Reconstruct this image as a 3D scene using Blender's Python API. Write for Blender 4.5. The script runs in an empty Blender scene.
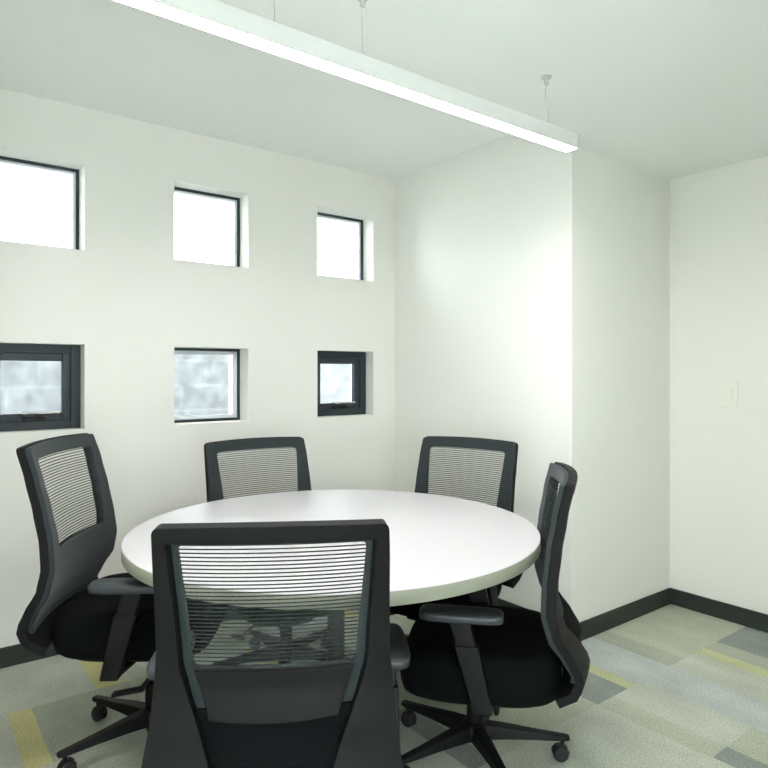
import bpy, bmesh, math, random
from mathutils import Vector, Matrix
random.seed(4)
S = bpy.context.scene
C = S.collection
PI = math.pi

# ---------------- camera, world, exposure ----------------
cam_data = bpy.data.cameras.new('camera')
cam = bpy.data.objects.new('camera', cam_data)
C.objects.link(cam)
cam.location = (0, 0, 1.3)
cam.rotation_euler = (PI / 2, 0, math.radians(-37.34))
cam_data.sensor_width = 36
cam_data.lens = 36 * 641 / 768
cam_data.shift_y = -0.0143
cam_data.clip_start = 0.02
S.camera = cam

W = bpy.data.worlds.new('daylight')
S.world = W
W.use_nodes = True
bg = W.node_tree.nodes['Background']
bg.inputs[0].default_value = (0.965, 0.985, 0.98, 1)
bg.inputs[1].default_value = 7.0

S.view_settings.view_transform = 'Standard'
S.view_settings.look = 'None'
S.view_settings.gamma = 1
S.view_settings.use_curve_mapping = False
S.view_settings.exposure = 1.17
LAMP = 43.0
LAMP_COL = (1.0, 0.945, 0.965)

# ---------------- materials ----------------
def lin(c):
    return tuple(((v / 255) / 12.92 if v / 255 <= 0.04045 else ((v / 255 + 0.055) / 1.055) ** 2.4) for v in c)

def mat(name, col, rough=0.5, spec=0.5, metal=0.0, var=0.0, scale=20, bump=0.0, bscale=200, sheen=0.0):
    m = bpy.data.materials.new(name)
    m.use_nodes = True
    nt = m.node_tree
    p = nt.nodes['Principled BSDF']
    p.inputs['Base Color'].default_value = (*col, 1)
    p.inputs['Roughness'].default_value = rough
    p.inputs['Specular IOR Level'].default_value = spec
    p.inputs['Metallic'].default_value = metal
    if sheen:
        p.inputs['Sheen Weight'].default_value = sheen
    tc = nt.nodes.new('ShaderNodeTexCoord')
    if var:
        n = nt.nodes.new('ShaderNodeTexNoise')
        n.inputs['Scale'].default_value = scale
        n.inputs['Detail'].default_value = 4
        nt.links.new(tc.outputs['Object'], n.inputs['Vector'])
        r = nt.nodes.new('ShaderNodeMapRange')
        r.inputs['From Min'].default_value = 0.25
        r.inputs['From Max'].default_value = 0.75
        r.inputs['To Min'].default_value = 1 - var
        r.inputs['To Max'].default_value = 1 + var
        nt.links.new(n.outputs['Fac'], r.inputs['Value'])
        mx = nt.nodes.new('ShaderNodeVectorMath')
        mx.operation = 'SCALE'
        mx.inputs[0].default_value = col
        nt.links.new(r.outputs['Result'], mx.inputs['Scale'])
        nt.links.new(mx.outputs['Vector'], p.inputs['Base Color'])
    if bump:
        n2 = nt.nodes.new('ShaderNodeTexNoise')
        n2.inputs['Scale'].default_value = bscale
        n2.inputs['Detail'].default_value = 3
        nt.links.new(tc.outputs['Object'], n2.inputs['Vector'])
        b = nt.nodes.new('ShaderNodeBump')
        b.inputs['Strength'].default_value = bump
        b.inputs['Distance'].default_value = 0.004
        nt.links.new(n2.outputs['Fac'], b.inputs['Height'])
        nt.links.new(b.outputs['Normal'], p.inputs['Normal'])
    return m

M = {}
M['wall'] = mat('wall_paint', (0.855, 0.862, 0.805), 0.7, 0.25, var=0.006, scale=3, bump=0.04, bscale=150)
M['ceiling'] = mat('ceiling_paint', (0.885, 0.915, 0.88), 0.8, 0.2, var=0.006, scale=2, bump=0.03, bscale=120)
M['base'] = mat('baseboard_vinyl', lin((44, 50, 46)), 0.5, 0.4, var=0.08, scale=8)
M['table'] = mat('white_laminate', (0.56, 0.56, 0.57), 0.38, 0.4, var=0.004, scale=6)
M['edge'] = mat('edge_banding', (0.29, 0.30, 0.235), 0.5, 0.4, var=0.02, scale=10)
M['blackmetal'] = mat('black_powder_coat', lin((18, 20, 22)), 0.45, 0.5, var=0.05, scale=30)
M['plastic'] = mat('charcoal_plastic', lin((16, 18, 17)), 0.6, 0.18, var=0.04, scale=30, bump=0.05, bscale=500)
M['plastic_dark'] = mat('black_plastic', lin((12, 14, 15)), 0.5, 0.25, var=0.05, scale=30, bump=0.05, bscale=500)
M['pad'] = mat('armrest_pad_rubber', lin((48, 54, 58)), 0.38, 0.5, var=0.03, scale=30)
M['fabric'] = mat('black_fabric', lin((11, 13, 14)), 0.9, 0.1, var=0.12, scale=300, bump=0.25, bscale=700)
M['cover'] = mat('back_cover_fabric', lin((38, 47, 48)), 0.75, 0.3, var=0.1, scale=300, bump=0.2, bscale=700, sheen=0.1)
M['thread'] = mat('mesh_thread', lin((46, 52, 52)), 0.8, 0.2, var=0.05, scale=100)
M['chrome'] = mat('chrome', (0.75, 0.76, 0.77), 0.15, 0.5, 1.0, var=0.02, scale=10)
M['rubber'] = mat('caster_rubber', lin((28, 30, 31)), 0.55, 0.4, var=0.08, scale=50)
M['frame'] = mat('anthracite_aluminium', lin((36, 47, 53)), 0.42, 0.5, 0.0, var=0.04, scale=20)
M['bead'] = mat('glazing_bead', (0.75, 0.80, 0.84), 0.5, 0.4, var=0.02, scale=20)
M['housing'] = mat('lamp_housing', (0.74, 0.755, 0.735), 0.45, 0.4, var=0.01, scale=10)
M['switch'] = mat('switch_plastic', (0.86, 0.86, 0.78), 0.35, 0.5, var=0.01, scale=20)
M['wire'] = mat('steel_wire', (0.55, 0.57, 0.55), 0.5, 0.4, 0.0, var=0.03, scale=40)
M['ground'] = mat('outside_gravel', (0.45, 0.46, 0.46), 0.9, 0.2, var=0.15, scale=12)

# semi-transparent knit between the threads of the chair backs
v = bpy.data.materials.new('sheer_knit'); v.use_nodes = True
nt = v.node_tree
nt.nodes.remove(nt.nodes['Principled BSDF'])
out = nt.nodes['Material Output']
tr = nt.nodes.new('ShaderNodeBsdfTransparent')
df = nt.nodes.new('ShaderNodeBsdfDiffuse'); df.inputs[0].default_value = (*lin((70, 76, 74)), 1)
mx = nt.nodes.new('ShaderNodeMixShader')
wv = nt.nodes.new('ShaderNodeTexWave'); wv.inputs['Scale'].default_value = 90
wv.bands_direction = 'X'
tc = nt.nodes.new('ShaderNodeTexCoord')
mr = nt.nodes.new('ShaderNodeMapRange'); mr.inputs['To Min'].default_value = 0.10; mr.inputs['To Max'].default_value = 0.26
nt.links.new(tc.outputs['Object'], wv.inputs['Vector'])
nt.links.new(wv.outputs['Fac'], mr.inputs['Value'])
nt.links.new(mr.outputs['Result'], mx.inputs[0])
nt.links.new(tr.outputs[0], mx.inputs[1]); nt.links.new(df.outputs[0], mx.inputs[2])
nt.links.new(mx.outputs[0], out.inputs[0])
M['knit'] = v

# window glass
g = bpy.data.materials.new('window_glass'); g.use_nodes = True
nt = g.node_tree
nt.nodes.remove(nt.nodes['Principled BSDF'])
out = nt.nodes['Material Output']
tr = nt.nodes.new('ShaderNodeBsdfTransparent'); tr.inputs[0].default_value = (0.93, 0.96, 0.97, 1)
gl = nt.nodes.new('ShaderNodeBsdfGlossy'); gl.inputs['Roughness'].default_value = 0.03
fr = nt.nodes.new('ShaderNodeFresnel'); fr.inputs[0].default_value = 1.4
mx = nt.nodes.new('ShaderNodeMixShader')
nt.links.new(fr.outputs[0], mx.inputs[0]); nt.links.new(tr.outputs[0], mx.inputs[1]); nt.links.new(gl.outputs[0], mx.inputs[2])
nt.links.new(mx.outputs[0], out.inputs[0])
M['glass'] = g

# lamp diffuser
e = bpy.data.materials.new('lit_diffuser'); e.use_nodes = True
nt = e.node_tree
nt.nodes.remove(nt.nodes['Principled BSDF'])
em = nt.nodes.new('ShaderNodeEmission')
em.inputs[0].default_value = (*LAMP_COL, 1); em.inputs[1].default_value = LAMP
nt.links.new(em.outputs[0], nt.nodes['Material Output'].inputs[0])
M['diffuser'] = e

# rough concrete block wall seen through the lower windows
b = mat('concrete_blocks', (0.5, 0.53, 0.55), 0.9, 0.2)
nt = b.node_tree; p = nt.nodes['Principled BSDF']
tc = nt.nodes.new('ShaderNodeTexCoord')
mp = nt.nodes.new('ShaderNodeMapping'); mp.inputs['Rotation'].default_value = (PI / 2, 0, 0)
br = nt.nodes.new('ShaderNodeTexBrick')
br.inputs['Color1'].default_value = (0.105, 0.118, 0.13, 1); br.inputs['Color2'].default_value = (0.093, 0.106, 0.118, 1)
br.inputs['Mortar'].default_value = (0.118, 0.132, 0.145, 1)
br.inputs['Scale'].default_value = 1.0; br.inputs['Mortar Size'].default_value = 0.012
br.inputs['Brick Width'].default_value = 0.4; br.inputs['Row Height'].default_value = 0.2
no = nt.nodes.new('ShaderNodeTexNoise'); no.inputs['Scale'].default_value = 9; no.inputs['Detail'].default_value = 6
mxc = nt.nodes.new('ShaderNodeMix'); mxc.data_type = 'RGBA'; mxc.blend_type = 'OVERLAY'
mxc.inputs['Factor'].default_value = 0.75
nt.links.new(tc.outputs['Object'], mp.inputs['Vector']); nt.links.new(mp.outputs[0], br.inputs['Vector'])
nt.links.new(tc.outputs['Object'], no.inputs['Vector'])
nt.links.new(br.outputs['Color'], mxc.inputs[6]); nt.links.new(no.outputs['Fac'], mxc.inputs[7])
hs = nt.nodes.new('ShaderNodeHueSaturation'); hs.inputs['Saturation'].default_value = 0.45
nt.links.new(mxc.outputs[2], hs.inputs['Color'])
nt.links.new(hs.outputs[0], p.inputs['Base Color'])
M['blocks'] = b

def carpet(name, rgb):
    m = mat(name, lin(rgb), 0.95, 0.1)
    nt = m.node_tree; p = nt.nodes['Principled BSDF']
    tc = nt.nodes.new('ShaderNodeTexCoord')
    col = lin(rgb)
    def noise(scale, lo, hi, stretch):
        mp = nt.nodes.new('ShaderNodeMapping'); mp.inputs['Scale'].default_value = stretch
        n = nt.nodes.new('ShaderNodeTexNoise'); n.inputs['Scale'].default_value = scale; n.inputs['Detail'].default_value = 5
        r = nt.nodes.new('ShaderNodeMapRange'); r.inputs['From Min'].default_value = 0.3; r.inputs['From Max'].default_value = 0.7
        r.inputs['To Min'].default_value = lo; r.inputs['To Max'].default_value = hi
        nt.links.new(tc.outputs['Object'], mp.inputs[0]); nt.links.new(mp.outputs[0], n.inputs['Vector'])
        nt.links.new(n.outputs['Fac'], r.inputs['Value'])
        return r.outputs['Result']
    a = noise(160, 0.72, 1.25, (1, 1, 1))
    c = noise(5, 0.86, 1.14, (1, 0.6, 1))
    mu = nt.nodes.new('ShaderNodeMath'); mu.operation = 'MULTIPLY'
    nt.links.new(a, mu.inputs[0]); nt.links.new(c, mu.inputs[1])
    sc = nt.nodes.new('ShaderNodeVectorMath'); sc.operation = 'SCALE'; sc.inputs[0].default_value = col
    nt.links.new(mu.outputs[0], sc.inputs['Scale'])
    nt.links.new(sc.outputs['Vector'], p.inputs['Base Color'])
    n = nt.nodes.new('ShaderNodeTexNoise'); n.inputs['Scale'].default_value = 300
    bp = nt.nodes.new('ShaderNodeBump'); bp.inputs['Strength'].default_value = 0.5; bp.inputs['Distance'].default_value = 0.004
    nt.links.new(tc.outputs['Object'], n.inputs['Vector']); nt.links.new(n.outputs['Fac'], bp.inputs['Height'])
    nt.links.new(bp.outputs['Normal'], p.inputs['Normal'])
    return m
CP = [carpet('carpet_light', (196, 200, 186)), carpet('carpet_bluegrey', (192, 198, 193)), carpet('carpet_green', (186, 191, 172)),
      carpet('carpet_mid', (175, 180, 163)), carpet('carpet_dark', (150, 156, 150)), carpet('carpet_yellow', (207, 203, 148)),
      carpet('carpet_paleyellow', (198, 201, 158))]
LI, BL, GR, MI, DA, YE, PY = range(7)

# ---------------- mesh helpers ----------------
def finish(bm, name, m, parent=None, smooth=False, bevel=0.0, seg=2, solid=0.0, offset=0.0, loc=(0, 0, 0)):
    bmesh.ops.recalc_face_normals(bm, faces=bm.faces)
    me = bpy.data.meshes.new(name)
    bm.to_mesh(me); bm.free()
    for mm in (m if isinstance(m, list) else [m]):
        me.materials.append(mm)
    if smooth or bevel:
        for p in me.polygons: p.use_smooth = True
    o = bpy.data.objects.new(name, me)
    C.objects.link(o)
    o.parent = parent
    o.location = loc
    if solid:
        md = o.modifiers.new('thickness', 'SOLIDIFY'); md.thickness = solid; md.offset = offset
    if bevel:
        md = o.modifiers.new('bevel', 'BEVEL'); md.width = bevel; md.segments = seg; md.limit_method = 'ANGLE'; md.angle_limit = math.radians(35)
        o.modifiers.new('normals', 'WEIGHTED_NORMAL')
    return o

def box(bm, x0, x1, y0, y1, z0, z1, mi=0):
    vs = [bm.verts.new((x, y, z)) for x in (x0, x1) for y in (y0, y1) for z in (z0, z1)]
    for q in ((0, 1, 3, 2), (4, 6, 7, 5), (0, 4, 5, 1), (2, 3, 7, 6), (0, 2, 6, 4), (1, 5, 7, 3)):
        f = bm.faces.new([vs[i] for i in q]); f.material_index = mi

def hexa(bm, a, b):
    """solid between two quads (4 points each, same winding)"""
    va = [bm.verts.new(p) for p in a]; vb = [bm.verts.new(p) for p in b]
    bm.faces.new(va); bm.faces.new(vb[::-1])
    for i in range(4):
        j = (i + 1) % 4
        bm.faces.new((va[i], va[j], vb[j], vb[i]))

def lathe(bm, prof, n=32, cx=0, cy=0, mi=0, mis=None):
    rings = []
    for r, z in prof:
        rings.append([bm.verts.new((cx + r * math.cos(2 * PI * k / n), cy + r * math.sin(2 * PI * k / n), z)) for k in range(n)])
    for i in range(len(rings) - 1):
        for k in range(n):
            f = bm.faces.new((rings[i][k], rings[i][(k + 1) % n], rings[i + 1][(k + 1) % n], rings[i + 1][k]))
            f.material_index = mis[i] if mis else mi
    f = bm.faces.new(rings[0][::-1]); f.material_index = mis[0] if mis else mi
    f = bm.faces.new(rings[-1]); f.material_index = mis[-1] if mis else mi

def tube(bm, pts, r, n=10):
    pts = [Vector(p) for p in pts]
    rings = []
    for i, p in enumerate(pts):
        d = (pts[min(i + 1, len(pts) - 1)] - pts[max(i - 1, 0)]).normalized()
        up = Vector((0, 0, 1)) if abs(d.z) < 0.9 else Vector((1, 0, 0))
        a = d.cross(up).normalized(); b = d.cross(a)
        rr = r[i] if isinstance(r, (list, tuple)) else r
        rings.append([bm.verts.new(p + (a * math.cos(2 * PI * k / n) + b * math.sin(2 * PI * k / n)) * rr) for k in range(n)])
    for i in range(len(rings) - 1):
        for k in range(n):
            bm.faces.new((rings[i][k], rings[i][(k + 1) % n], rings[i + 1][(k + 1) % n], rings[i + 1][k]))
    bm.faces.new(rings[0][::-1]); bm.faces.new(rings[-1])

def thing(name, label, cat, loc=(0, 0, 0), rz=0.0, group=None):
    o = bpy.data.objects.new(name, None); C.objects.link(o)
    o.empty_display_size = 0.1
    o.location = loc; o.rotation_euler = (0, 0, rz)
    o['label'] = label; o['category'] = cat
    if group: o['group'] = group
    return o

def structure(o, label=None, cat=None):
    o['kind'] = 'structure'
    if label: o['label'] = label
    if cat: o['category'] = cat
    return o

# ---------------- room shell ----------------
X0, XA, XR = -1.25, 2.585, 3.48
XL = 0.10                             # left side wall of the alcove        # left wall, alcove side wall, right wall
Y0, YC, YW = -1.30, 1.90, 3.27        # back wall, column face, window wall
ZL, ZH = 2.39, 2.555                  # ceiling over the front, higher ceiling over the alcove

# floor of carpet strips: one mesh, one face per strip
bm = bmesh.new()
rows = [1.49 + 0.44 * k for k in range(-7, 6)]
rows = [r for r in rows if Y0 - 0.2 < r < YW + 0.25]
rows = [Y0 - 0.2] + rows[0:] + [YW + 0.25]
special = {
    round(1.05, 2): [(2.19, LI), (2.30, GR), (2.51, LI), (2.73, BL), (2.96, LI), (3.04, PY), (3.16, MI), (3.7, DA)],
    round(1.49, 2): [(2.19, GR), (2.40, DA), (2.466, PY), (2.73, BL), (2.86, MI), (3.1, GR), (3.7, GR)],
    round(0.61, 2): [(1.9, BL), (2.2, LI), (2.30, DA), (2.5, GR), (2.75, BL), (3.1, LI), (3.7, GR)],
    round(1.93, 2): [(2.35, MI), (2.6, GR), (3.7, BL)],
    round(2.37, 2): [(-0.2, MI), (0.34, LI), (0.42, YE), (0.78, MI), (1.1, GR), (1.3, LI), (1.38, YE), (1.7, MI), (2.1, LI), (3.7, GR)],
    round(2.81, 2): [(-0.3, GR), (0.2, BL), (0.66, LI), (0.76, YE), (1.25, LI), (1.5, GR), (1.9, BL), (1.98, YE), (2.3, MI), (3.7, GR)],
}
def quad(x0, x1, y0, y1, mi):
    f = bm.faces.new([bm.verts.new(p) for p in ((x0, y0, 0), (x1, y0, 0), (x1, y1, 0), (x0, y1, 0))])
    f.material_index = mi
for i in range(len(rows) - 1):
    y0, y1 = rows[i], rows[i + 1]
    sp = special.get(round(y0, 2), [])
    stop = X0 - 0.2
    x = stop
    lim = sp[0][0] if sp and sp[0][0] < 1.5 else (sp[0][0] - 0.35 if sp else XR + 0.2)
    if sp and sp[0][0] < 1.5: lim = x
    while x < lim - 1e-6:
        w = random.choice((0.1, 0.15, 0.2, 0.3))
        c = random.choice((LI, BL, GR, MI, LI, GR, DA))
        if random.random() < 0.1: w, c = 0.07, YE
        xe = min(x + w, lim)
        quad(x, xe, y0, y1, c); x = xe
    for xe, c in sp:
        xe = min(xe, XR + 0.2)
        if xe > x: quad(x, xe, y0, y1, c); x = xe
    if x < XR + 0.2: quad(x, XR + 0.2, y0, y1, GR)
fl = finish(bm, 'floor', CP)
md = fl.modifiers.new('thickness', 'SOLIDIFY'); md.thickness = 0.05; md.offset = -1
structure(fl)

# window wall with six square openings
WX = [(0.302, 0.713), (1.140, 1.553), (1.997, 2.410)]
WZ = [(1.035, 1.435), (1.880, 2.290)]
TH = 0.26
def holed_wall(name, xs, zs, holes, y0, y1):
    bm = bmesh.new()
    xs = sorted(set(xs)); zs = sorted(set(zs))
    def solid(i, k):
        if i < 0 or k < 0 or i >= len(xs) - 1 or k >= len(zs) - 1: return False
        cx, cz = (xs[i] + xs[i + 1]) / 2, (zs[k] + zs[k + 1]) / 2
        return not any(a < cx < b and c < cz < d for (a, b, c, d) in holes)
    for i in range(len(xs) - 1):
        for k in range(len(zs) - 1):
            if not solid(i, k): continue
            a, b, c, d = xs[i], xs[i + 1], zs[k], zs[k + 1]
            F = lambda *p: bm.faces.new([bm.verts.new(q) for q in p])
            F((a, y0, c), (b, y0, c), (b, y0, d), (a, y0, d))
            F((a, y1, c), (a, y1, d), (b, y1, d), (b, y1, c))
            if not solid(i - 1, k): F((a, y0, c), (a, y0, d), (a, y1, d), (a, y1, c))
            if not solid(i + 1, k): F((b, y0, c), (b, y1, c), (b, y1, d), (b, y0, d))
            if not solid(i, k - 1): F((a, y0, c), (a, y1, c), (b, y1, c), (b, y0, c))
            if not solid(i, k + 1): F((a, y0, d), (b, y0, d), (b, y1, d), (a, y1, d))
    bmesh.ops.remove_doubles(bm, verts=bm.verts, dist=1e-5)
    return structure(finish(bm, name, M['wall']))
holes = [(a, b, c, d) for (a, b) in WX for (c, d) in WZ]
holed_wall('wall_window_side', [X0 - 0.15, XA + 0.9] + [v for p in WX for v in p], [0, ZH + 0.15] + [v for p in WZ for v in p], holes, YW, YW + TH)

def wall(name, x0, x1, y0, y1, z0=0, z1=ZH + 0.15):
    bm = bmesh.new(); box(bm, x0, x1, y0, y1, z0, z1)
    return structure(finish(bm, name, M['wall']))
wall('wall_column', XA, XR + 0.15, YC, YW)
wall('wall_alcove_left', X0 - 0.15, XL, YC, YW)  # unseen; placed close to bounce lamp light onto window wall and ceiling
wall('wall_right', XR, XR + 0.15, Y0 - 0.15, YC)
# left wall (outside the photograph) with an unseen window added to brighten the room
GY0, GY1, GZ0, GZ1 = -0.9, 0.3, 0.25, 1.5
bm = bmesh.new()
box(bm, X0 - 0.15, X0, Y0 - 0.15, GY0, 0, ZH + 0.15); box(bm, X0 - 0.15, X0, GY1, YC, 0, ZH + 0.15)
box(bm, X0 - 0.15, X0, GY0, GY1, 0, GZ0); box(bm, X0 - 0.15, X0, GY0, GY1, GZ1, ZH + 0.15)
structure(finish(bm, 'wall_left', M['wall']))
wnd = bpy.data.objects.new('window_7', None); C.objects.link(wnd)
wnd.location = (X0 - 0.1, (GY0 + GY1) / 2, GZ0); wnd['kind'] = 'structure'
bm = bmesh.new()
gh = (GY1 - GY0) / 2; gz = GZ1 - GZ0
for y in (-gh, -0.02, gh - 0.04): box(bm, 0, 0.05, y, y + 0.04, 0, gz)
for z in (0, gz - 0.04): box(bm, 0.001, 0.049, -gh + 0.04, gh - 0.04, z, z + 0.04)
finish(bm, 'window_frame', M['frame'], wnd, bevel=0.003)
bm = bmesh.new(); box(bm, 0.02, 0.026, -gh + 0.03, gh - 0.03, 0.03, gz - 0.03)
finish(bm, 'window_pane', M['glass'], wnd)
BX0, BX1 = -0.9, 0.5  # unseen window added in the back wall for extra daylight
bm = bmesh.new()
box(bm, X0, BX0, Y0 - 0.15, Y0, 0, ZH + 0.15); box(bm, BX1, XR, Y0 - 0.15, Y0, 0, ZH + 0.15)
box(bm, BX0, BX1, Y0 - 0.15, Y0, 0, GZ0); box(bm, BX0, BX1, Y0 - 0.15, Y0, GZ1, ZH + 0.15)
structure(finish(bm, 'wall_back', M['wall']))
wnd = bpy.data.objects.new('window_8', None); C.objects.link(wnd)
wnd.location = ((BX0 + BX1) / 2, Y0 - 0.1, GZ0); wnd['kind'] = 'structure'
gh = (BX1 - BX0) / 2
bm = bmesh.new()
for x in (-gh, -0.02, gh - 0.04): box(bm, x, x + 0.04, 0, 0.05, 0, gz)
for z in (0, gz - 0.04): box(bm, -gh + 0.04, gh - 0.04, 0.001, 0.049, z, z + 0.04)
finish(bm, 'window_frame', M['frame'], wnd, bevel=0.003)
bm = bmesh.new(); box(bm, -gh + 0.03, gh - 0.03, 0.02, 0.026, 0.03, gz - 0.03)
finish(bm, 'window_pane', M['glass'], wnd)
# ceiling: lower slab over the front of the room, higher slab over the alcove
bm = bmesh.new()
box(bm, X0 - 0.15, XR + 0.15, Y0 - 0.15, YC, ZL, ZH + 0.15)
box(bm, X0 - 0.15, XR + 0.15, YC, YW + TH, ZH, ZH + 0.15)
structure(finish(bm, 'ceiling', M['ceiling']))

# baseboards
def baseboard(name, x0, x1, y0, y1):
    bm = bmesh.new(); box(bm, x0, x1, y0, y1, 0, 0.09)
    structure(finish(bm, name, M['base'], bevel=0.004))
bt = 0.012
baseboard('baseboard_window_side', XL + bt, XA, YW - bt, YW)
baseboard('baseboard_alcove', XA - bt, XA, YC - bt, YW - bt)
baseboard('baseboard_column', XA, XR - bt, YC - bt, YC)
baseboard('baseboard_right', XR - bt, XR, Y0, YC)
baseboard('baseboard_left', X0, X0 + bt, Y0, YC)
baseboard('baseboard_alcove_left', XL, XL + bt, YC - bt, YW)
baseboard('baseboard_column_left', X0 + bt, XL, YC - bt, YC)
baseboard('baseboard_back', X0 + bt, XR - bt, Y0, Y0 + bt)

# windows
def ring(bm, x0, x1, z0, z1, w, y0, y1):
    box(bm, x0, x0 + w, y0, y1, z0, z1); box(bm, x1 - w, x1, y0, y1, z0, z1)
    box(bm, x0 + w, x1 - w, y0, y1, z0, z0 + w); box(bm, x0 + w, x1 - w, y0, y1, z1 - w, z1)
YF = YW + 0.11
n = 0
for zi, (z0, z1) in reversed(list(enumerate(WZ))):
    for xi, (x0, x1) in enumerate(WX):
        n += 1
        wnd = bpy.data.objects.new('window_%d' % n, None); C.objects.link(wnd)
        opening = (zi == 0 and xi != 1)
        wnd.location = ((x0 + x1) / 2, YF - (0.03 if opening else 0), z0); wnd['kind'] = 'structure'
        hw = (x1 - x0) / 2; h = z1 - z0
        opening = (zi == 0 and xi != 1)
        bm = bmesh.new()
        ring(bm, -hw, hw, 0, h, 0.042 if opening else 0.014, 0, 0.06 if opening else 0.03)
        finish(bm, 'window_frame', M['frame'], wnd, bevel=0.002)
        if opening:
            bm = bmesh.new(); ring(bm, -hw + 0.040, hw - 0.040, 0.040, h - 0.040, 0.038, 0.012, 0.055)
            sash = finish(bm, 'sash', M['frame'], wnd, bevel=0.004)
            i = 0.078
            bm = bmesh.new()
            # stay: base plate, lever arm and knob
            box(bm, -0.05, 0.05, -0.004, 0.013, 0.044, 0.060)
            tube(bm, [(-0.055, -0.022, 0.074), (-0.02, -0.03, 0.060), (0.015, -0.03, 0.070), (0.055, -0.02, 0.056)], [0.007, 0.010, 0.009, 0.006])
            tube(bm, [(-0.02, 0.012, 0.056), (-0.02, -0.028, 0.070)], 0.008)
            ha = finish(bm, 'window_handle', M['blackmetal'], sash, bevel=0.001)
            ha['label'] = 'black window stay handle'
            bm = bmesh.new()
            box(bm, -0.045, 0.11, -0.018, -0.010, 0.076, 0.085)
            box(bm, 0.09, 0.11, -0.012, 0.014, 0.076, 0.085)
            box(bm, -0.045, -0.03, -0.012, 0.014, 0.076, 0.085)
            finish(bm, 'stay_bar', M['chrome'], sash)
        else:
            i = 0.034 if zi == 0 else 0.026
            bm = bmesh.new(); ring(bm, -hw + 0.014, hw - 0.014, 0.014, h - 0.014, 0.020 if zi == 0 else 0.012, 0.008, 0.026)
            finish(bm, 'glazing_bead', M['bead'], wnd, bevel=0.002)
        bm = bmesh.new(); box(bm, -hw + i - 0.004, hw - i + 0.004, 0.020, 0.024, i - 0.004, h - i + 0.004)
        finish(bm, 'window_pane', M['glass'], wnd)

# outside
bm = bmesh.new(); box(bm, -4, 9, 5.0, 5.2, -0.3, 1.92)
structure(finish(bm, 'wall_outside', M['blocks']))
bm = bmesh.new(); box(bm, -4, 9, YW + TH, 12, -0.4, -0.1)
structure(finish(bm, 'ground', M['ground']))

# ---------------- linear pendant lamp ----------------
LX0, LX1, LY, LZ = -0.24, 2.058, 1.485, 2.151
LW, LH = 0.055, 0.055
lp = thing('pendant_lamp', 'long white linear pendant lamp with glowing underside hung by thin wires below the ceiling', 'lamp', ((LX0 + LX1) / 2, LY + LW / 2, LZ))
hl = (LX1 - LX0) / 2
bm = bmesh.new()
box(bm, -hl, hl, -LW / 2, -LW / 2 + 0.003, 0, LH); box(bm, -hl, hl, LW / 2 - 0.003, LW / 2, 0, LH)
box(bm, -hl, -hl + 0.003, -LW / 2 + 0.003, LW / 2 - 0.003, 0, LH); box(bm, hl - 0.003, hl, -LW / 2 + 0.003, LW / 2 - 0.003, 0, LH)
box(bm, -hl + 0.003, hl - 0.003, -LW / 2 + 0.003, LW / 2 - 0.003, 0.03, LH)
finish(bm, 'lamp_housing', M['housing'], lp)
bm = bmesh.new(); box(bm, -hl + 0.004, hl - 0.004, -LW / 2 + 0.004, LW / 2 - 0.004, 0.0005, 0.006)
finish(bm, 'diffuser', M['diffuser'], lp)
cx = (LX0 + LX1) / 2
def cable(x, wiggle):
    dz = ZL - LZ
    bm = bmesh.new()
    pts = []
    for k in range(13):
        t = k / 12
        pts.append((x + (math.sin(t * PI * 2.2) * 0.008 + (1 - t) * 0.006 if wiggle else 0), 0, LH + t * (dz - LH - 0.012)))
    tube(bm, pts, 0.0016 if wiggle else 0.0011, 8)
    cb = finish(bm, 'suspension_wire', M['wire'], lp, smooth=True)
    bm = bmesh.new(); lathe(bm, [(0.004, LH - 0.001), (0.006, LH), (0.005, LH + 0.014), (0.002, LH + 0.018)], 12, x, 0)
    finish(bm, 'wire_gripper', M['wire'], cb, smooth=True)
    bm = bmesh.new()
    lathe(bm, [(0.006, dz - 0.030), (0.008, dz - 0.028), (0.008, dz - 0.008), (0.018, dz - 0.006), (0.020, dz)], 20, x, 0)
    finish(bm, 'ceiling_mount', M['wire'], cb, smooth=False)
cable(1.905 - cx, True); cable(1.076 - cx, False); cable(0.792 - cx, False); cable(-0.06 - cx, True)

# ---------------- light switch ----------------
sw = thing('light_switch', 'cream double rocker light switch plate on the right wall', 'light switch', (XR, 1.582, 1.187), PI / 2)
bm = bmesh.new(); box(bm, -0.052, 0.052, 0, 0.006, -0.070, 0.070)
finish(bm, 'switch_plate', M['switch'], sw, bevel=0.0025)
for z in (-0.017, 0.017):
    bm = bmesh.new()
    hexa(bm, [(-0.024, 0.005, z - 0.0155), (0.024, 0.005, z - 0.0155), (0.024, 0.0095, z - 0.0155), (-0.024, 0.0095, z - 0.0155)],
             [(-0.024, 0.005, z + 0.0155), (0.024, 0.005, z + 0.0155), (0.024, 0.0075, z + 0.0155), (-0.024, 0.0075, z + 0.0155)])
    finish(bm, 'switch_rocker', M['switch'], sw, bevel=0.001)

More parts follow.
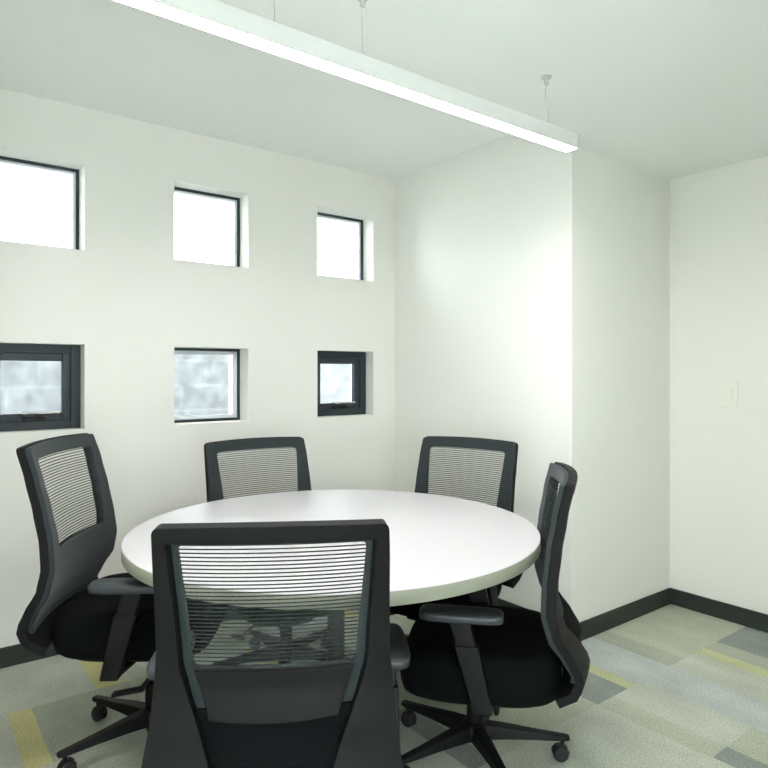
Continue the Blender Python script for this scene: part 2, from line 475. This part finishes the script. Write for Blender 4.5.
# ---------------- round table ----------------
TX, TY, TR, TZ = 1.286, 1.976, 0.729, 0.74
tb = thing('round_table', 'round white meeting table with a black centre column, ringed by five chairs', 'table', (TX, TY, 0))
bm = bmesh.new()
b_ = 0.002
lathe(bm, [(TR - 0.01, TZ - 0.041), (TR - b_, TZ - 0.041), (TR, TZ - 0.039), (TR, TZ - 0.002), (TR - b_, TZ), (TR - 0.02, TZ)], 160, mis=[1, 1, 1, 0, 0, 0])
top = finish(bm, 'tabletop', [M['table'], M['edge']], tb)
for p in top.data.polygons: p.use_smooth = len(p.vertices) == 4 and abs(p.normal.z) < 0.3
bm = bmesh.new(); lathe(bm, [(0.032, 0.012), (0.032, TZ - 0.05)], 32)
col_ = finish(bm, 'column', M['blackmetal'], tb)
for p in col_.data.polygons: p.use_smooth = len(p.vertices) == 4
bm = bmesh.new()
for a in (0.3, 0.3 + PI / 2):
    c_, s_ = math.cos(a), math.sin(a)
    def P(u, w, z): return (u * c_ - w * s_, u * s_ + w * c_, z)
    hexa(bm, [P(-0.33, -0.025, TZ - 0.046), P(-0.33, 0.025, TZ - 0.046), P(-0.33, 0.025, TZ - 0.041), P(-0.33, -0.025, TZ - 0.041)],
             [P(0.33, -0.025, TZ - 0.052), P(0.33, 0.025, TZ - 0.052), P(0.33, 0.025, TZ - 0.041), P(0.33, -0.025, TZ - 0.041)])
lathe(bm, [(0.05, TZ - 0.06), (0.09, TZ - 0.05), (0.09, TZ - 0.041)], 32)
finish(bm, 'top_bracket', M['blackmetal'], tb)
bm = bmesh.new(); lathe(bm, [(0.21, 0.0), (0.215, 0.004), (0.21, 0.010), (0.06, 0.014), (0.036, 0.03)], 64)
fb = finish(bm, 'base_plate', M['blackmetal'], tb)

# ---------------- office chair (local +Y is forward, origin on the floor under the gas lift) ----------------
def interp(tab, z):
    if z <= tab[0][0]: return tab[0][1]
    for (a, va), (b, vb) in zip(tab, tab[1:]):
        if z <= b:
            t = (z - a) / (b - a)
            t = t * t * (3 - 2 * t) * 0.35 + t * 0.65
            return va + (vb - va) * t
    return tab[-1][1]
PY_ = [(0.345, -0.238), (0.372, -0.294), (0.42, -0.312), (0.47, -0.290), (0.53, -0.254), (0.60, -0.240), (0.68, -0.246), (0.78, -0.266), (0.88, -0.291), (0.985, -0.322)]
WO = [(0.345, 0.262), (0.40, 0.280), (0.55, 0.266), (0.70, 0.254), (0.90, 0.250), (0.985, 0.246)]
WI = [(0.345, 0.105), (0.40, 0.110), (0.46, 0.128), (0.54, 0.165), (0.60, 0.188), (0.66, 0.204), (0.945, 0.218)]
ZT = 0.980
def outer(z):
    w = interp(WO, z)
    r = 0.014
    if z > ZT - r: w -= r - math.sqrt(max(0, r * r - (z - ZT + r) ** 2))
    return w
def ysurf(x, z, off=0.0):
    y = interp(PY_, z) + off
    k = 0.030 if z > 0.6 else 0.030 + (0.6 - z) * 0.02
    return y - k * (1 - (x / 0.25) ** 2)
def topz(x, z):
    # the top edge rises a little towards the middle
    t = max(0, (z - 0.90) / 0.08)
    return z + 0.006 * t * (1 - (x / 0.25) ** 2)
def surf_grid(bm, zs, cols, off):
    """cols: function z -> list of x breakpoints (None marks a gap)"""
    prev = None
    for z in zs:
        row = []
        for x in cols(z):
            row.append(None if x is None else bm.verts.new((x, ysurf(x, z, off), topz(x, z))))
        if prev:
            for i in range(len(row) - 1):
                if None in (row[i], row[i + 1], prev[i], prev[i + 1]): continue
                bm.faces.new((prev[i], prev[i + 1], row[i + 1], row[i]))
        prev = row
def lerp_list(a, b, n): return [a + (b - a) * k / n for k in range(n + 1)]

def make_chair():
    t = thing('office_chair', '', 'chair')
    # back frame (rear shell): two rails that widen into wings, top bar, bottom bar
    bm = bmesh.new()
    zs_r = lerp_list(0.345, 0.945, 26)
    NM = 10
    def cols_open(z):
        o_, i_ = outer(z), interp(WI, z)
        L = lerp_list(-o_, -i_, 3); R = lerp_list(i_, o_, 3)
        return L + [None] * (NM - 1) + R
    def cols_full(z):
        o_, i_ = outer(z), interp(WI, z)
        return lerp_list(-o_, -i_, 3) + lerp_list(-i_, i_, NM)[1:-1] + lerp_list(i_, o_, 3)
    surf_grid(bm, zs_r[2:], cols_open, -0.012)
    surf_grid(bm, [0.945, 0.952, 0.958, 0.966, 0.973, 0.9775, ZT], cols_full, -0.012)
    surf_grid(bm, zs_r[:3], cols_full, -0.012)
    bmesh.ops.remove_doubles(bm, verts=bm.verts, dist=1e-5)
    finish(bm, 'back_frame', M['plastic'], t, solid=0.026, offset=0, bevel=0.005)
    # fabric cover on the front: border round the mesh and solid lower part
    bm = bmesh.new()
    ZW0, ZW1 = 0.645, 0.935
    def cin(z):
        w = interp([(ZW0, 0.182), (ZW1, 0.203)], z)
        if z < ZW0 or z > ZW1: return w
        r = 0.016
        for zz in (ZW0, ZW1):
            d = abs(z - zz)
            if d < r: w -= r - math.sqrt(r * r - (r - d) ** 2)
        return w
    def oc(z): return max(0.05, (outer(z) - 0.001) if z > 0.52 else outer(0.52) - 0.001 - (0.52 - z) * 0.15)
    def cov_open(z):
        return lerp_list(-oc(z), -cin(z), 3) + [None] * (NM - 1) + lerp_list(cin(z), oc(z), 3)
    def cov_full(z):
        return lerp_list(-oc(z), -cin(z), 3) + lerp_list(-cin(z), cin(z), NM)[1:-1] + lerp_list(cin(z), oc(z), 3)
    surf_grid(bm, [ZW0, ZW0 + 0.003, ZW0 + 0.008, ZW0 + 0.016] + lerp_list(0.70, 0.90, 10) + [ZW1 - 0.016, ZW1 - 0.008, ZW1 - 0.003, ZW1], cov_open, 0.010)
    surf_grid(bm, [ZW1, 0.945, 0.955, 0.963, 0.970, 0.975, 0.978], cov_full, 0.010)
    surf_grid(bm, lerp_list(0.40, ZW0, 14), cov_full, 0.010)
    bmesh.ops.remove_doubles(bm, verts=bm.verts, dist=1e-5)
    finish(bm, 'back_cover', M['cover'], t, solid=0.016, offset=0, bevel=0.004)
    # woven mesh: horizontal threads plus the sheer knit they sit in
    bm = bmesh.new()
    z = ZW0 + 0.004
    while z < ZW1 - 0.003:
        xs = lerp_list(-cin(z) - 0.003, cin(z) + 0.003, 12)
        w2 = 0.0014
        a = [bm.verts.new((x, ysurf(x, z, 0.0105), topz(x, z) - w2)) for x in xs]
        b = [bm.verts.new((x, ysurf(x, z, 0.0105), topz(x, z) + w2)) for x in xs]
        for i in range(12): bm.faces.new((a[i], a[i + 1], b[i + 1], b[i]))
        z += 0.0091
    panel = finish(bm, 'back_mesh', M['thread'], t, solid=0.0012, offset=0)
    bm = bmesh.new()
    surf_grid(bm, lerp_list(ZW0 - 0.002, ZW1 + 0.002, 12), lambda z: lerp_list(-cin(z) - 0.003, cin(z) + 0.003, 12), 0.008)
    finish(bm, 'sheer_knit', M['knit'], panel, smooth=True)
    # lumbar support bar on the rear
    bm = bmesh.new()
    def lum(z):
        w = 0.185 - (0.668 - z) * 0.35
        return lerp_list(-w, w, 14)
    prev = None
    for k in range(7):
        z = 0.545 + (0.645 - 0.545) * k / 6
        row = []
        for x in lum(z):
            zz = z - (0.012 * (1 - (x / 0.19) ** 2) if k == 0 else 0)
            row.append(bm.verts.new((x, ysurf(x, zz, -0.008), zz)))
        if prev:
            for i in range(14): bm.faces.new((prev[i], prev[i + 1], row[i + 1], row[i]))
        prev = row
    finish(bm, 'lumbar_support', M['plastic'], t, solid=0.010, offset=0, bevel=0.003)
    # added black sheet standing in for shade on the rear below the lumbar bar
    bm = bmesh.new()
    surf_grid(bm, lerp_list(0.40, 0.56, 8), lambda z: lerp_list(-interp(WI, z) - 0.02, interp(WI, z) + 0.02, 12), -0.001)
    finish(bm, 'lower_back_shade', M['fabric'], t, solid=0.004, offset=0)
    # seat: cushion and under shell
    def seat_outline(k, n, inset, yfront, yrear):
        a = 2 * PI * k / n
        e_ = 0.42
        cx_ = math.copysign(abs(math.cos(a)) ** e_, math.cos(a)); sy_ = math.copysign(abs(math.sin(a)) ** e_, math.sin(a))
        hw = 0.248 - inset
        if sy_ < 0: hw -= 0.012 * (-sy_)
        ym, yh = (yfront + yrear) / 2, (yfront - yrear) / 2 - inset
        return cx_ * hw, ym + sy_ * yh
    bm = bmesh.new()
    layers = [(0.060, 0.300), (0.020, 0.303), (0.008, 0.315), (0.0, 0.345), (0.0, 0.405), (0.004, 0.424), (0.016, 0.436), (0.045, 0.443), (0.11, 0.441), (0.18, 0.438)]
    nn = 64; rings = []
    for ins, z in layers:
        r = []
        for k in range(nn):
            x, y = seat_outline(k, nn, ins, 0.235, -0.280)
            zz = z
            if y > 0.10: zz -= 0.035 * ((y - 0.10) / 0.135) ** 2 * (1 if z > 0.38 else 0.3)
            zz += 0.010 * (abs(x) / 0.25) ** 2 * (1 if z > 0.43 else 0)
            r.append(bm.verts.new((x, y, zz)))
        rings.append(r)
    for i in range(len(rings) - 1):
        for k in range(nn): bm.faces.new((rings[i][k], rings[i][(k + 1) % nn], rings[i + 1][(k + 1) % nn], rings[i + 1][k]))
    bm.faces.new(rings[0][::-1]); bm.faces.new(rings[-1])
    finish(bm, 'seat', M['fabric'], t, smooth=True)
    bm = bmesh.new(); rings = []
    for ins, z in [(0.12, 0.272), (0.075, 0.276), (0.040, 0.288), (0.030, 0.300), (0.032, 0.305)]:
        r = []
        for k in range(nn):
            x, y = seat_outline(k, nn, ins, 0.225, -0.27)
            zz = z
            if y > 0.10: zz -= 0.010 * ((y - 0.10) / 0.135) ** 2 * (z > 0.35)
            r.append(bm.verts.new((x, y, zz)))
        rings.append(r)
    for i in range(len(rings) - 1):
        for k in range(nn): bm.faces.new((rings[i][k], rings[i][(k + 1) % nn], rings[i + 1][(k + 1) % nn], rings[i + 1][k]))
    bm.faces.new(rings[0][::-1]); bm.faces.new(rings[-1])
    finish(bm, 'seat_shell', M['plastic_dark'], t, smooth=True)
    # tilt mechanism with lever
    bm = bmesh.new()
    hexa(bm, [(-0.07, -0.23, 0.258), (0.07, -0.23, 0.258), (0.07, -0.23, 0.280), (-0.07, -0.23, 0.280)],
             [(-0.08, 0.10, 0.232), (0.08, 0.10, 0.232), (0.08, 0.10, 0.280), (-0.08, 0.10, 0.280)])
    mech = finish(bm, 'tilt_mechanism', M['plastic_dark'], t, bevel=0.006)
    # arm supports and pads
    for s in (-1, 1):
        bm = bmesh.new()
        def sect(z, y, hy, x0, x1):
            return [(s * x0, y - hy, z), (s * x1, y - hy, z), (s * x1, y + hy, z), (s * x0, y + hy, z)]
        hexa(bm, sect(0.272, -0.040, 0.028, 0.272, 0.306), sect(0.470, 0.010, 0.036, 0.272, 0.306))
        hexa(bm, sect(0.465, 0.010, 0.030, 0.277, 0.301), sect(0.552, 0.034, 0.032, 0.277, 0.301))
        sup = finish(bm, 'arm_support', M['plastic_dark'], t, bevel=0.005)
        bm = bmesh.new()
        hexa(bm, [(s * 0.07, -0.06, 0.254), (s * 0.07, 0.0, 0.254), (s * 0.07, 0.0, 0.272), (s * 0.07, -0.06, 0.272)],
                 [(s * 0.280, -0.06, 0.276), (s * 0.280, -0.01, 0.276), (s * 0.280, -0.01, 0.294), (s * 0.280, -0.06, 0.294)])
        finish(bm, 'arm_bracket', M['blackmetal'], sup, bevel=0.004)
        bm = bmesh.new(); rings = []
        for ins, z in [(0.010, 0.545), (0.002, 0.548), (0.0, 0.555), (0.0, 0.566), (0.004, 0.572), (0.014, 0.575)]:
            r = []
            for k in range(40):
                a = 2 * PI * k / 40
                cx_ = math.copysign(abs(math.cos(a)) ** 0.5, math.cos(a)); sy_ = math.copysign(abs(math.sin(a)) ** 0.5, math.sin(a))
                r.append(bm.verts.new((s * 0.290 + cx_ * (0.045 - ins) , 0.025 + sy_ * (0.125 - ins), z)))
            rings.append(r)
        for i in range(len(rings) - 1):
            for k in range(40): bm.faces.new((rings[i][k], rings[i][(k + 1) % 40], rings[i + 1][(k + 1) % 40], rings[i + 1][k]))
        bm.faces.new(rings[0][::-1]); bm.faces.new(rings[-1])
        finish(bm, 'armrest', M['pad'], t, smooth=True)
    # lever under the seat on the right side
    bm = bmesh.new()
    tube(bm, [(0.07, 0.06, 0.262), (0.17, 0.065, 0.262), (0.205, 0.055, 0.240), (0.215, 0.03, 0.210)], 0.005, 8)
    hexa(bm, [(0.205, 0.040, 0.200), (0.227, 0.040, 0.200), (0.227, 0.040, 0.214), (0.205, 0.040, 0.214)],
             [(0.203, -0.060, 0.184), (0.229, -0.060, 0.184), (0.229, -0.060, 0.194), (0.203, -0.060, 0.194)])
    finish(bm, 'height_lever', M['plastic_dark'], t, bevel=0.003)
    # gas lift
    bm = bmesh.new(); lathe(bm, [(0.014, 0.10), (0.014, 0.236)], 24)
    rod = finish(bm, 'gas_lift_rod', M['chrome'], t, smooth=True)
    rod['label'] = 'chrome gas lift rod'
    bm = bmesh.new(); lathe(bm, [(0.027, 0.075), (0.027, 0.205), (0.024, 0.210), (0.016, 0.212)], 24)
    finish(bm, 'gas_lift_sleeve', M['plastic_dark'], t, smooth=True)
    # five-star base with casters
    bm = bmesh.new(); lathe(bm, [(0.040, 0.066), (0.046, 0.072), (0.046, 0.108), (0.038, 0.120), (0.027, 0.123)], 32)
    finish(bm, 'base_hub', M['plastic_dark'], t, smooth=True)
    for k in range(5):
        bm = bmesh.new()
        secs = [(0.030, 0.028, 0.070, 0.118), (0.10, 0.025, 0.073, 0.112), (0.20, 0.020, 0.073, 0.098), (0.30, 0.016, 0.071, 0.087), (0.315, 0.012, 0.072, 0.085)]
        prev = None
        for r, hw, zb, zt in secs:
            q = [bm.verts.new(p) for p in ((r, -hw, zb), (r, hw, zb), (r, hw * 0.75, zt), (r, -hw * 0.75, zt))]
            if prev:
                for i in range(4): bm.faces.new((prev[i], prev[(i + 1) % 4], q[(i + 1) % 4], q[i]))
            else: bm.faces.new(q)
            prev = q
        bm.faces.new(prev[::-1])
        leg = finish(bm, 'base_leg', M['plastic_dark'], t, bevel=0.004)
        leg.rotation_euler = (0, 0, 2 * PI * k / 5)
        bm = bmesh.new()
        # twin wheels, hood and stem
        for s in (-1, 1):
            prof = [(0.006, 0.020), (0.022, 0.019), (0.026, 0.014), (0.026, 0.007), (0.022, 0.004), (0.006, 0.004)]
            rg = []
            for r, w in prof:
                rg.append([bm.verts.new((0.285 + r * math.cos(2 * PI * j / 24), s * w, 0.027 + r * math.sin(2 * PI * j / 24))) for j in range(24)])
            for i in range(len(rg) - 1):
                for j in range(24): bm.faces.new((rg[i][j], rg[i][(j + 1) % 24], rg[i + 1][(j + 1) % 24], rg[i + 1][j]))
            bm.faces.new(rg[0]); bm.faces.new(rg[-1][::-1])
        tube(bm, [(0.285, -0.021, 0.027), (0.285, 0.021, 0.027)], 0.006, 12)
        hood = []
        for j in range(9):
            a = PI * (-0.05 + 1.0 * j / 8)
            hood.append([bm.verts.new((0.285 + 0.029 * math.cos(a), y, 0.027 + 0.029 * math.sin(a))) for y in (-0.010, 0.010)])
        for j in range(8): bm.faces.new((hood[j][0], hood[j][1], hood[j + 1][1], hood[j + 1][0]))
        lathe(bm, [(0.007, 0.050), (0.007, 0.074)], 12, 0.292, 0)
        finish(bm, 'caster', M['rubber'], leg, smooth=False, bevel=0.0015)
    return t

BASE_PARTS = ('gas_lift_sleeve', 'base_hub', 'base_leg')
def copy_tree(o, parent=None):
    c = o.copy(); C.objects.link(c); c.parent = parent
    for ch in list(o.children): copy_tree(ch, c)
    return c
proto = make_chair()
F = (0.6065, 0.795); R_ = (0.795, -0.6065)
def world_xy(lat, d): return (d * F[0] + lat * R_[0], d * F[1] + lat * R_[1])
# back-top centre (lateral, depth) seen from the photograph's viewpoint, heading in degrees, lift, first leg direction, label
CH = [
    (-0.238, 1.375, 58.0, 0.0, 35, 0.32, 'black mesh-back office chair nearest the viewer, its back turned to the viewer'),
    (-1.135, 2.250, -35.0, 0.085, 186, 0.32, 'black mesh-back office chair at the left, facing right, raised highest, under the black-framed window'),
    (-0.590, 3.030, -93.0, 0.0, 20, 0.29, 'black mesh-back office chair behind the table beneath the lower middle window'),
    (0.375, 3.040, 197.5, 0.0, 30, 0.27, 'black mesh-back office chair behind the table in front of the bright alcove side wall'),
    (0.563, 2.125, 131.5, -0.01, -42, 0.26, 'black mesh-back office chair at the right, seen side-on before the wall corner'),
]
src = [proto] + [copy_tree(proto) for _ in CH[1:]]
BACK_PARTS = ('back_frame', 'back_cover', 'back_mesh', 'lumbar_support', 'lower_back_shade')
ARM_PARTS = ('arm_support', 'armrest')
UPRIGHT = {4: math.radians(4.5)}
ARM_UP = {4: 0.03}
ARM_IN = {2: 0.022, 3: 0.022, 4: 0.018}
for n_, (o, (lat, d, hd, lift, leg0, fwd, label)) in enumerate(zip(src, CH)):
    x, y = world_xy(lat, d)
    a = math.radians(hd)
    o.location = (x + fwd * math.cos(a), y + fwd * math.sin(a), 0)
    o.rotation_euler = (0, 0, a - PI / 2)
    o['label'] = label
    o['group'] = 'office chairs around the table'
    k = 0
    for ch in o.children:
        nm = ch.name.split('.')[0]
        if nm == 'base_leg':
            ch.rotation_euler = (0, 0, math.radians(leg0) - (a - PI / 2) + 2 * PI * k / 5); k += 1
        elif nm not in BASE_PARTS:
            ch.location.z += lift
            if nm in ARM_PARTS:
                ch.location.z += ARM_UP.get(n_, 0)
                ch.location.x -= math.copysign(ARM_IN.get(n_, 0), sum(v.co.x for v in ch.data.vertices))
            if nm in BACK_PARTS and n_ in UPRIGHT:
                q = -UPRIGHT[n_]; py, pz = -0.28, 0.42
                ch.rotation_euler = (q, 0, 0)
                ch.location.y += py - (py * math.cos(q) - pz * math.sin(q))
                ch.location.z += pz - (py * math.sin(q) + pz * math.cos(q))
